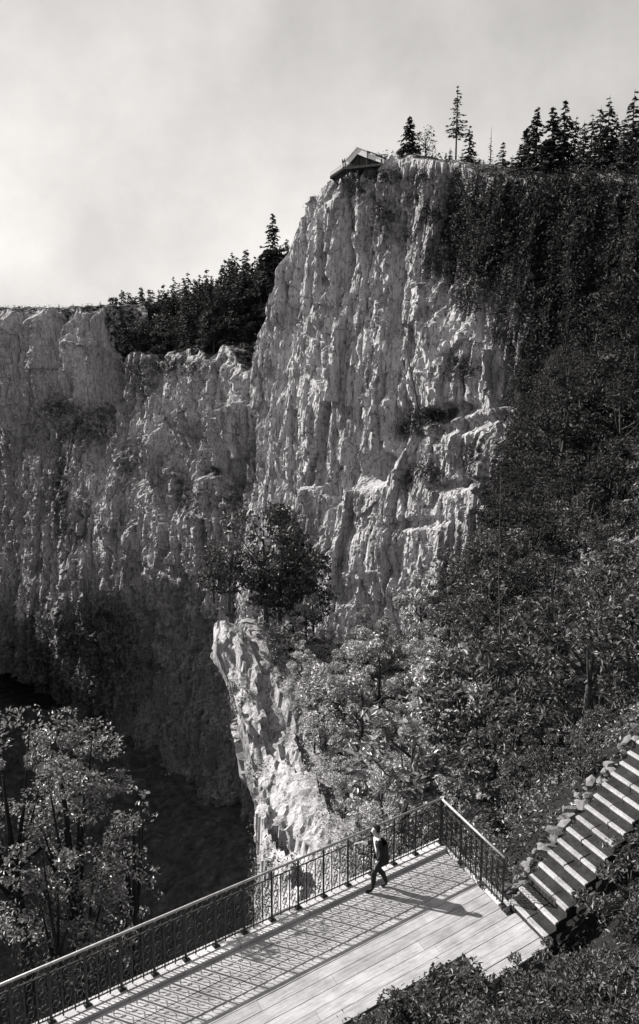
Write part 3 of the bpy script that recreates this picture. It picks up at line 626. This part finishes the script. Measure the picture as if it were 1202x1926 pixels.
fd = HA[EC[:, 1] > 60][:, :HND].reshape(-1, 3); fd = fd[fd[:, 2] > -40]; fd = fd[vnoise(fd[:, 0] / 2.4, fd[:, 1] / 2.4, fd[:, 2] / 2.4, 79) > .5]
tufts('cliff_plants', fd[rng.choice(len(fd), min(2600, len(fd)), replace=False)], .30, 13, LEAFD, 6, 'dark bushes hanging on the broken rock below the wooded shoulder', .5)
fq = HA[EC[:, 1] > 63][:, HND - 110:HND - 3].reshape(-1, 3); fq = fq[rng.permutation(len(fq))]; got = []
for q in fq:
    if len(got) > 26: break
    if q[2] < -16 or any(np.sum((q - w3) ** 2) < 6.5 for w3 in got): continue
    got.append(q); put_variant(TV, tu, int(R.integers(4)), (q[0] + .5, q[1], q[2] - .8), R.uniform(0, 6), R.uniform(.35, .75), 'small dark tree clinging to the broken rock below the wooded shoulder', 'trees clinging to the broken rock')
# --- broadleaf trees growing up past the abyss side of the railing
def near_tree(label, seed, px, py, Y, h, rx, n, leaf, mat):
    o = broadleaf('maple_tree', label, 'tree', seed, h, rx, n, leaf, mat, bark=BARKD, nclump=46, low=.18, clump=.26); p = at(px, py, Y); o.location = (p[0], p[1], p[2] - h); return o
near_tree('sunlit broad-leaved tree growing up from the abyss below the railing', 301, 130, 1300, 18.5, 8.5, 1.45, 7000, .105, LEAFM)
near_tree('smaller leafy tree lower down the drop beside the sunlit broad-leaved one', 302, 235, 1440, 19.5, 7.0, .9, 700, .105, LEAFM)
near_tree('low dark-leaved tree in the drop under the long railing', 303, 130, 1560, 17.5, 7.0, 1.7, 2200, .10, LEAFD)
near_tree('leafy tree at the far lip of the drop left of the broad-leaved one', 304, 20, 1330, 19.0, 8.0, 1.5, 4000, .105, LEAFM)

# bare slim trees
def bare_tree(label, px, y0, y1, Y, r, lean=0., tw=10, seed=1):
    rr = random.Random(seed); p = at(px, y0, Y); q = at(px + lean, y1, Y); t = thing('dead_tree', label, 'tree', tuple(p)); d = Vector(q - p); mb = MB()
    mb.tube([(0, 0, -1), d * .35 + Vector((.08, 0, 0)), d * .7 - Vector((.05, 0, 0)), d], [r, r * .8, r * .55, r * .2], 6); mb.build('trunk', BARK, t, True)
    tb = MB()
    for i in range(tw):
        f = rr.uniform(.35, .95); a = rr.uniform(0, 6.28); L = rr.uniform(.3, 1.0) * (1.2 - f); b = d * f; e = b + Vector((math.cos(a) * L, math.sin(a) * L, L * rr.uniform(-.1, .5))); tb.tube([b, b.lerp(e, .5) + Vector((0, 0, .05)), e], [r * .25, r * .18, r * .06], 4)
    tb.build('twigs', BARK, t); return t
bare_tree('slim bare trunk standing straight up among the shrubs near the steps', 938, 1480, 890, 37, .045, 4, 14, 3)
bare_tree('thin leaning dead tree on the ledge of the bright cliff', 792, 800, 640, 121, .16, -30, 12, 4)

# ------------------------------------------------------------------ terrace
C0 = onz(828, 1590, 0.0); E1 = np.array([-.80077724, -.59896227, 0]); E2 = np.array([.3793906, -.9252366, 0])
def L2W(a, b, z=0.): q = C0 + E1 * a + E2 * b; return (q[0], q[1], z)
def para(mb, a0, a1, b0, b1, z0, z1):
    mb.prism([L2W(a0, b0, z0), L2W(a0, b1, z0), L2W(a1, b1, z0), L2W(a1, b0, z0), L2W(a0, b0, z1), L2W(a0, b1, z1), L2W(a1, b1, z1), L2W(a1, b0, z1)])
def plank_mat():
    M = Mat('pale_boards'); pos = M.n('ShaderNodeNewGeometry').outputs['Position']; oi = M.n('ShaderNodeObjectInfo').outputs['Random']
    ang = math.atan2(E1[1], E1[0]); v = M.mapv(pos, (1, 1, 1), (0, 0, -ang)); v = M.mapv(v, (.25, 3, 3))
    c = M.ramp(M.noise(v, 6, 6, .65), [(.25, .22), (.5, .38), (.8, .50)])
    c = M.mix(.6, c, M.ramp(oi, [(0, .55), (1, 1.0)]), 'MULTIPLY'); c = M.mix(.5, c, M.ramp(M.noise(pos, 1.6, 5, .7), [(.32, .35), (.58, 1.)]), 'MULTIPLY')
    M.bump(M.noise(v, 14, 4), .4, .02); return M.set(c, .85, .2)
PLANK = plank_mat()
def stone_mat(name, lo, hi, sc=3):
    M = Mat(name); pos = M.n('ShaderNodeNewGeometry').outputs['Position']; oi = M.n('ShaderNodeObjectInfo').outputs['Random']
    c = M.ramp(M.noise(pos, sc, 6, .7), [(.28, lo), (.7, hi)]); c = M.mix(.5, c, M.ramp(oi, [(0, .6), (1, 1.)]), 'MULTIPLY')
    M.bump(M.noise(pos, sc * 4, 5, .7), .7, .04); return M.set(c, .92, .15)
STONE = stone_mat('step_stone', .22, .46); KERB = stone_mat('kerb_stone', .38, .56); RUB = stone_mat('rubble', .05, .26, 2); DARK_STONE = stone_mat('dark_stone', .012, .05, 3)
def iron_mat():
    M = Mat('wrought_iron'); pos = M.n('ShaderNodeNewGeometry').outputs['Position']
    c = M.ramp(M.noise(pos, 18, 4), [(.3, .012), (.7, .035)]); return M.set(c, .55, .4)
IRON = iron_mat()
M_ = Mat('rail_metal'); RAILM = M_.set(M_.ramp(M_.noise(M_.n('ShaderNodeNewGeometry').outputs['Position'], 9, 4), [(.3, .20), (.7, .38)]), .45, .5)
TER = thing('terrace', 'pale boarded lookout terrace with stone kerb above the abyss', 'terrace')
PW = .285; A1 = 13.0
rp = random.Random(4)
for i in range(13):
    b0 = .27 + i * PW; b1 = b0 + PW - .014
    a = .02 if b0 < 2.72 else -.20
    first = True; A1_ = A1 if b0 < 3.0 else 1.5
    while a < A1_:
        ln = rp.uniform(2.6, 4.4) if not first else rp.uniform(1.2, 4.2); first = False
        e = min(a + ln, A1_); dz = rp.uniform(-.004, .004)
        mb = MB(); para(mb, a, e - .008, b0, b1, -.06, dz); mb.build('plank', PLANK, TER); a = e
a = -.05
while a < A1:
    e = min(a + rp.uniform(1.1, 1.7), A1); mb = MB(); para(mb, a, e - .01, -.16, .255, -.5, .075 + rp.uniform(-.006, .006)); mb.build('kerb_stone', KERB, TER); a = e
for k in range(3):
    mb = MB(); para(mb, -.22, -.03, .26 + k * .8, .26 + k * .8 + .79, -.5, .06 + rp.uniform(-.005, .005)); mb.build('kerb_stone', KERB, TER)
# masonry below the deck
def wall_blocks():
    for r_ in range(5):
        z1 = -.5 - r_ * .42; a = -.1 - rp.uniform(0, .4)
        while a < A1:
            e = a + rp.uniform(.55, .95); mb = MB(); para(mb, a, e - .02, -.12 + rp.uniform(-.03, .02), .3, z1 - .405, z1 - .0); mb.build('block', RUB, TER); a = e
wall_blocks()
mb = MB(); para(mb, 1.52, A1, 3.13, 4.3, -2.6, -.03); mb.build('planting_bed', SOIL, TER)
mb = MB(); para(mb, -.20, 1.49, 3.12, 3.95, -2.6, -.09); mb.build('footing', RUB, TER)
mb = MB(); para(mb, -.20, A1, .27, 3.10, -2.6, -.09); mb.build('footing', RUB, TER)

# ---- wrought-iron railing
def scroll_pts(w_, h, n=20):
    """an S scroll in (s, z), two spirals joined by a slanting stroke"""
    P = []
    for k in range(n):
        t = k / (n - 1); a = -math.pi * 1.7 * (1 - t); r = (.20 + .26 * t) * w_
        P.append((r * math.cos(a + 2.2) * .92, h * .27 + r * math.sin(a + 2.2)))
    Q = [(-x, -y) for x, y in P[::-1]]
    return P + Q
def make_scroll(kind, w_, h):
    mb = MB(); th = .0115
    if kind == 'S':
        pts = scroll_pts(w_, h)
    else:
        pts = [(.40 * w_ * math.cos(a), .40 * w_ * math.sin(a)) for a in np.linspace(0, 2 * math.pi, 15)]
    mb.tube([(x, 0, z) for x, z in pts], th * .68, 4, kind == 'S'); return mb.mesh('scroll')
HR = 1.2
def railing(name, label, origin, dirv, L, post_at, gap=.22, zb=.08):
    ang = math.atan2(dirv[1], dirv[0]); t = thing(name, label, 'railing', (origin[0], origin[1], 0), ang)
    def part(nm, me, mat, loc=(0, 0, 0)):
        o = link(nm, me, mat, t); o.location = loc; return o
    mb = MB(); mb.tube([(-.02, 0, HR), (L + .02, 0, HR)], .027, 8); part('handrail', mb.mesh('handrail', True), RAILM)
    for z in (HR - .17, zb + .07):
        mb = MB(); mb.bar((0, 0, z), (L, 0, z), .022, ht=.022); part('cross_rail', mb.mesh('cross_rail'), IRON)
    mb = MB(); mb.bar((0, 0, -.1), (0, 0, HR - .02), .038); pm = mb.mesh('post'); mb = MB(); mb.bar((0, 0, zb + .01), (0, 0, HR - .17), .022); bmh = mb.mesh('bar')
    fm = MB(); fm.box((-.06, -.06, zb - .01), (.06, .06, zb + .03)); fm = fm.mesh('foot')
    s_me = make_scroll('S', gap * .86, .25); r_me = make_scroll('O', .16, .1)
    cells_ = []
    for i, a in enumerate(post_at):
        p = part('post', pm, IRON, (a, 0, 0)); f = link('foot', fm, IRON, p)
        if i + 1 < len(post_at):
            b = post_at[i + 1]; n = max(1, round((b - a) / gap))
            for k in range(n):
                x = a + (b - a) * k / n
                if k: part('bar', bmh, IRON, (x, 0, 0))
                cells_.append(x + (b - a) / n / 2)
    cnt = 0
    rowz = [(HR - .085, 'O')] + [(zb + .215 + .272 * r_, 'S') for r_ in range(3)]
    extra = MB()
    for x in cells_:
        for z, k in rowz:
            if x < 9.0:
                o = part('scroll' if k == 'S' else 'ring', s_me if k == 'S' else r_me, IRON, (x, 0, z)); cnt += 1
            else:
                me = s_me if k == 'S' else r_me
                extra.add([(v.co.x + x, v.co.y, v.co.z + z) for v in me.vertices], [tuple(p.vertices) for p in me.polygons])
    if extra.v: o = extra.build('scrollwork', IRON, t); o['kind'] = 'stuff'
    return t
railing('iron_railing', 'long wrought-iron scroll railing along the abyss edge of the terrace', L2W(0, 0), E1, 12.68, [0, .80] + [.80 + .66 * i for i in range(1, 19)])
railing('iron_railing', 'short wrought-iron railing across the end of the terrace beside the steps', L2W(0, .06), E2, 2.53, [0, .84, 1.69, 2.53])

# ---- stone staircase rising away to the right
STA = thing('stone_staircase', 'flight of worn pale stone steps rising from the end of the terrace', 'stairs')
for k in range(1, 22):
    a1 = -.2 - .3 * k + .30; a0 = a1 - .30
    b = 2.62; z = .17 * k
    while b < 3.85:
        e = min(b + rp.uniform(.45, .8), 3.9)
        if 3.9 - e < .3: e = 3.9
        mb = MB(); dz = rp.uniform(-.01, .008); da = rp.uniform(-.012, .012)
        para(mb, a0 - .02, a1 + da, b, e - .012, z - .17 - .12, z - .06 + dz); mb.build('riser_stone', DARK_STONE, STA)  # risers and treads get a much darker stone than the nosings
        mb = MB(); para(mb, a0 - .03, a1 - .085 + da, b, e - .014, z - .057 + dz, z - .006 + dz); mb.build('tread', DARK_STONE, STA)
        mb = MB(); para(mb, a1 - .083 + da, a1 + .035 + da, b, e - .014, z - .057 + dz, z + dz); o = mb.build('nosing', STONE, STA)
        bv = o.modifiers.new('b', 'BEVEL'); bv.width = .012; bv.segments = 2
        b = e
# rubble edging beside the steps
def stone_mesh(seed):
    rr = np.random.default_rng(seed); bm = bmesh.new(); bmesh.ops.create_icosphere(bm, subdivisions=1, radius=1)
    for v in bm.verts:
        c = np.array(v.co); n_ = fbm(np.array([c[0] * 1.1]), np.array([c[1] * 1.1]), np.array([c[2] * 1.1 + seed]), seed, 3)[0]
        v.co = v.co * (1 + .7 * n_)
        for ax in range(3): v.co[ax] = max(-.72, min(.72, v.co[ax]))
    me = bpy.data.meshes.new('stone'); bm.to_mesh(me); bm.free(); me.materials.append(RUB); return me
SM = [stone_mesh(i) for i in range(6)]
ED = thing('rubble_edging', 'rough edging of loose pale stones along the far side of the steps', 'stones')
for k in range(36):
    a = -.25 - k * .135 + rp.uniform(-.05, .05); zz = .17 * (-(a + .2) / .3) - .02
    o = link('stone', SM[rp.randrange(6)], None, ED); o.location = L2W(a, 2.36 + rp.uniform(-.2, .1), max(-.05, zz) + rp.uniform(-.16, .03)); s = rp.uniform(.07, .19); o.scale = (s * 1.5, s, s * .7); o.rotation_euler = (rp.uniform(-.4, .4), rp.uniform(-.4, .4), rp.uniform(0, 6))
for k in range(22):
    a = -.1 - rp.uniform(0, 3.4); zz = .17 * (-(a + .2) / .3) - .1; b_ = 2.2 - rp.uniform(0, 1.1); 
    q = L2W(a, b_, 0); o = link('stone', SM[rp.randrange(6)], None, ED); o.location = (q[0], q[1], VZ(q[0], q[1]) + .05); s = rp.uniform(.08, .22); o.scale = (s * 1.2, s, s * .8); o.rotation_euler = (rp.uniform(-.4, .4), rp.uniform(-.4, .4), rp.uniform(0, 6))

# ------------------------------------------------------------------ lookout pavilion on the cliff top
def pavilion():
    Y = 133.0; o_ = at(672, 300, Y); k = Y / F * 1.0
    t = thing('lookout_shelter', 'small pale gabled lookout shelter perched on the cliff rim', 'shelter', tuple(o_), -.55); t.scale = (1.12, 1, .92)
    M = Mat('pale_paint'); pos = M.n('ShaderNodeNewGeometry').outputs['Position']; PALE = M.set(M.ramp(M.noise(pos, 3, 5), [(.3, .66), (.7, .82)]), .7, .2)
    M = Mat('dark_timber'); pos = M.n('ShaderNodeNewGeometry').outputs['Position']; DARK = M.set(M.ramp(M.noise(pos, 4, 5), [(.3, .03), (.7, .07)]), .9, .1)
    def p(dx, dy, d=0.): return Vector((dx * k, d, -dy * k))
    def slab(nm, a, b, thick, depth, mat, d0=0.):
        mb = MB(); q = []
        for d in (d0, d0 + depth):
            q += [p(*a, d), p(*b, d), p(b[0], b[1] + thick, d), p(a[0], a[1] + thick, d)]
        mb.prism([q[0], q[1], q[2], q[3], q[4], q[5], q[6], q[7]]); mb.build(nm, mat, t)
    slab('bargeboard', (-21, 0), (0, -22), 12, .12, PALE); slab('bargeboard', (0, -22), (17, -13), 12, .12, PALE)
    mb = MB(); mb.add([p(-19, 3, .5), p(0, -17, .5), p(16, -8, .5), p(16, 14, .5), p(-19, 14, .5)], [(0, 1, 2, 3, 4)]); gw = mb.build('gable_wall', DARK, t); gw.modifiers.new('s', 'SOLIDIFY').thickness = .1
    slab('roof', (-21, -1.5), (0, -23.5), 1.4, 4.2, PALE, -.1); slab('roof', (.2, -23.5), (18, -14.5), 1.4, 4.2, PALE, -.1)
    slab('side_roof', (17.5, -10), (46, 3), 9, 3.4, PALE, .2); slab('roof_edge', (16.5, -14.5), (47, .8), 1.7, 3.6, DARK, .1)
    slab('back_wall', (-19, 2), (42, 2), 26, .15, DARK, 3.4)
    for x, h in ((-19, 4), (0, -8), (16, 0), (42, 3)):
        mb = MB(); mb.bar(p(x, h, .25), p(x, 30, .25), .16, up=(0, 1, 0)); mb.build('post', DARK, t)
    slab('deck', (-26, 12), (46, 12), 4, 3.6, DARK, -.2)
    # balcony stepping down to the left
    slab('balcony_floor', (-50, 26), (-22, 10), 5, 2.0, DARK, -.1); 
    slab('balcony_rail', (-50, 19), (-23, 3), 1.3, .08, PALE, -.1); slab('balcony_rail', (-49, 23), (-23, 7), 1.0, .06, PALE, -.1)
    for i in range(8):
        x = -49 + i * 3.7; y = 19 + (x + 50) * -.59
        mb = MB(); mb.bar(p(x, y, -.06), p(x, y + 8, -.06), .07, up=(0, 1, 0)); mb.build('baluster', PALE, t)
    for x, y, x2, y2 in ((-48, 29, -38, 42), (-34, 22, -28, 40), (-12, 16, -10, 34), (12, 16, 12, 34), (36, 16, 36, 32)):
        mb = MB(); mb.bar(p(x, y, .3), p(x2, y2, .6), .22, up=(0, 1, 0)); mb.build('brace', DARK, t)
    for i in range(7):
        x = -33 + i * 1.9; y = 3 - i * .4
        mb = MB(); mb.bar(p(x, y - 9 + (i % 2) * 3, .9), p(x, y + 14, .9), .10, up=(0, 1, 0)); mb.build('lattice_post', DARK, t)
pavilion()

# ------------------------------------------------------------------ person
def person():
    f0 = L2W(2.13, .47); t = thing('person', 'person in dark jacket and trousers with pale shirt standing at the long railing', 'person', f0, math.radians(185)); t.scale = (.93, .93, .93)
    V = []; Ed = []; Rd = []
    def v(x, y, z, r, par=None, r2=None):
        V.append((x, y, z)); Rd.append((r, r2 or r))
        if par is not None: Ed.append((par, len(V) - 1))
        return len(V) - 1
    pel = v(0, 0, .88, .135, None, .115)
    sp1 = v(.02, 0, 1.02, .13, pel, .105); ch = v(.06, 0, 1.20, .155, sp1, .115); cl_ = v(.08, 0, 1.315, .12, ch, .09); nk = v(.105, 0, 1.385, .052, cl_)
    jaw = v(.135, 0, 1.44, .062, nk); hd = v(.135, 0, 1.525, .088, jaw, .078); tp = v(.125, 0, 1.60, .062, hd)
    nose = v(.235, 0, 1.492, .014, hd)
    def leg(sy, knee, ank, toe):
        h = v(0, sy * .085, .82, .105, pel); th = v(knee[0] * .55, sy * .092, (knee[1] + .82) / 2, .094, h); kn = v(knee[0], sy * .095, knee[1], .074, th)
        cf = v((knee[0] + ank[0]) / 2 - .015, sy * .097, (knee[1] + ank[1]) / 2 + .05, .068, kn); an = v(ank[0], sy * .1, ank[1], .042, cf); v(ank[0] + .06, sy * .105, .045, .042, an); v(toe[0], sy * .11, .035, .034, len(V) - 1)
    leg(1, (.17, .48), (.20, .09), (.36, .03)); leg(-1, (.03, .47), (-.17, .10), (-.03, .03))
    def arm(sy, el, wr, hand):
        s = v(.075, sy * .165, 1.30, .07, cl_); m = v((.075 + el[0]) / 2, sy * (.19), (1.29 + el[2]) / 2, .056, s); e = v(el[0], sy * el[1], el[2], .048, m); w2 = v(wr[0], sy * wr[1], wr[2], .033, e)
        d = Vector(hand) - Vector(wr); pl = v(wr[0] + d.x * .6, sy * (wr[1] + d.y * .6), wr[2] + d.z * .6, .036, w2, .02)
        D = d.normalized()
        for i, (off, ln) in enumerate(((-.03, .062), (-.01, .075), (.012, .07), (.032, .055))):
            a = v(wr[0] + d.x + D.x * .01, sy * (wr[1] + d.y + off), wr[2] + d.z, .010, pl); b = v(V[a][0] + D.x * ln * .55, V[a][1], V[a][2] + D.z * ln * .55 - .006, .0095, a); v(V[b][0] + D.x * ln * .4, V[b][1], V[b][2] + D.z * ln * .4 - .022, .008, b)
        a = v(wr[0] + d.x * .45 + .0, sy * (wr[1] + d.y * .4 - .045), wr[2] + d.z * .4 + .012, .012, pl); v(V[a][0] + D.x * .035, V[a][1] - sy * .012, V[a][2] + D.z * .035, .009, a)
    arm(1, (.03, .235, 1.05), (.13, .225, .84), (.16, .22, .76)); arm(-1, (.22, .20, 1.08), (.44, .16, 1.12), (.52, .15, 1.13))
    me = bpy.data.meshes.new('body'); me.from_pydata(V, Ed, []); o = bpy.data.objects.new('body', me); COL.objects.link(o)
    sk = o.modifiers.new('s', 'SKIN'); sk.use_smooth_shade = True
    if not me.skin_vertices:
        bm = bmesh.new(); bm.from_mesh(me); bm.verts.layers.skin.verify(); bm.to_mesh(me); bm.free()
    for i, sv in enumerate(me.skin_vertices[0].data): sv.radius = Rd[i]; sv.use_root = (i == 0)
    sb = o.modifiers.new('u', 'SUBSURF'); sb.levels = 2; sb.render_levels = 2
    dg = bpy.context.evaluated_depsgraph_get(); ev = bpy.data.meshes.new_from_object(o.evaluated_get(dg)); bpy.data.objects.remove(o)
    def cloth(nm, lo, hi, sc=30):
        M = Mat(nm); p_ = M.n('ShaderNodeTexCoord').outputs['Object']; M.bump(M.noise(p_, sc, 4), .4, .02); return M.set(M.ramp(M.noise(p_, 9, 4), [(.3, lo), (.7, hi)]), .9, .15)
    mats = [cloth('dark_cloth', .015, .035), cloth('shirt_cloth', .62, .75), cloth('skin', .33, .42), cloth('trouser_cloth', .02, .045), cloth('shoe_leather', .01, .03)]
    ev.materials.clear()
    for m in mats: ev.materials.append(m)
    for p_ in ev.polygons:
        c = p_.center; k = 0
        if c.z < .10: k = 4
        elif abs(c.y) > .18 and c.z < .84 and c.z > .6: k = 2
        elif abs(c.y) > .18 and c.z < .9 and c.z > .6: k = 1
        elif c.z < .90: k = 3
        elif c.z > 1.375: k = 2
        elif c.x > .42 and c.z > 1.0: k = 2
        elif c.x > .28 and c.z > 1.0: k = 1
        elif c.x > .085 and abs(c.y) < .11 and c.z > .93: k = 1
        elif c.z > 1.35: k = 1
        p_.material_index = k; p_.use_smooth = True
    body = bpy.data.objects.new('body', ev); COL.objects.link(body); body.parent = t
    # hair: cap over the skull
    bm = bmesh.new(); bmesh.ops.create_uvsphere(bm, u_segments=20, v_segments=14, radius=1)
    for q in list(bm.verts):
        c = q.co
        if (c.x > .25 and c.z < .45) or c.z < -.55: bm.verts.remove(q)
    for q in bm.verts:
        n_ = .06 * math.sin(q.co.x * 9 + q.co.y * 13) * math.cos(q.co.z * 11); q.co = Vector((q.co.x * .108 + .118, q.co.y * .09, q.co.z * .108 + 1.55)) + q.co * n_ * .1
    hm = bpy.data.meshes.new('hair'); bm.to_mesh(hm); bm.free(); ho = link('hair', hm, cloth('hair_dark', .01, .03, 60), t); so_ = ho.modifiers.new('s', 'SOLIDIFY'); so_.thickness = .012
    # jacket skirt: flared hem round the hips
    mb = MB(); n = 18; ring = []
    for z, rx, ry in ((1.22, .15, .175), (1.12, .158, .18), (.98, .165, .185), (.86, .18, .2), (.74, .19, .21)):
        ring.append([(-.01 + rx * math.cos(a) * (.9 if math.cos(a) > 0 else 1), ry * math.sin(a), z + .008 * math.sin(3 * a)) for a in np.linspace(.5, 2 * math.pi - .5, n)])
    Vv = [q for r_ in ring for q in r_]; mb.add(Vv, [(i * n + j, i * n + j + 1, (i + 1) * n + j + 1, (i + 1) * n + j) for i in range(4) for j in range(n - 1)])
    jo = mb.build('jacket', mats[0], t, True); s_ = jo.modifiers.new('s', 'SOLIDIFY'); s_.thickness = .01
person()
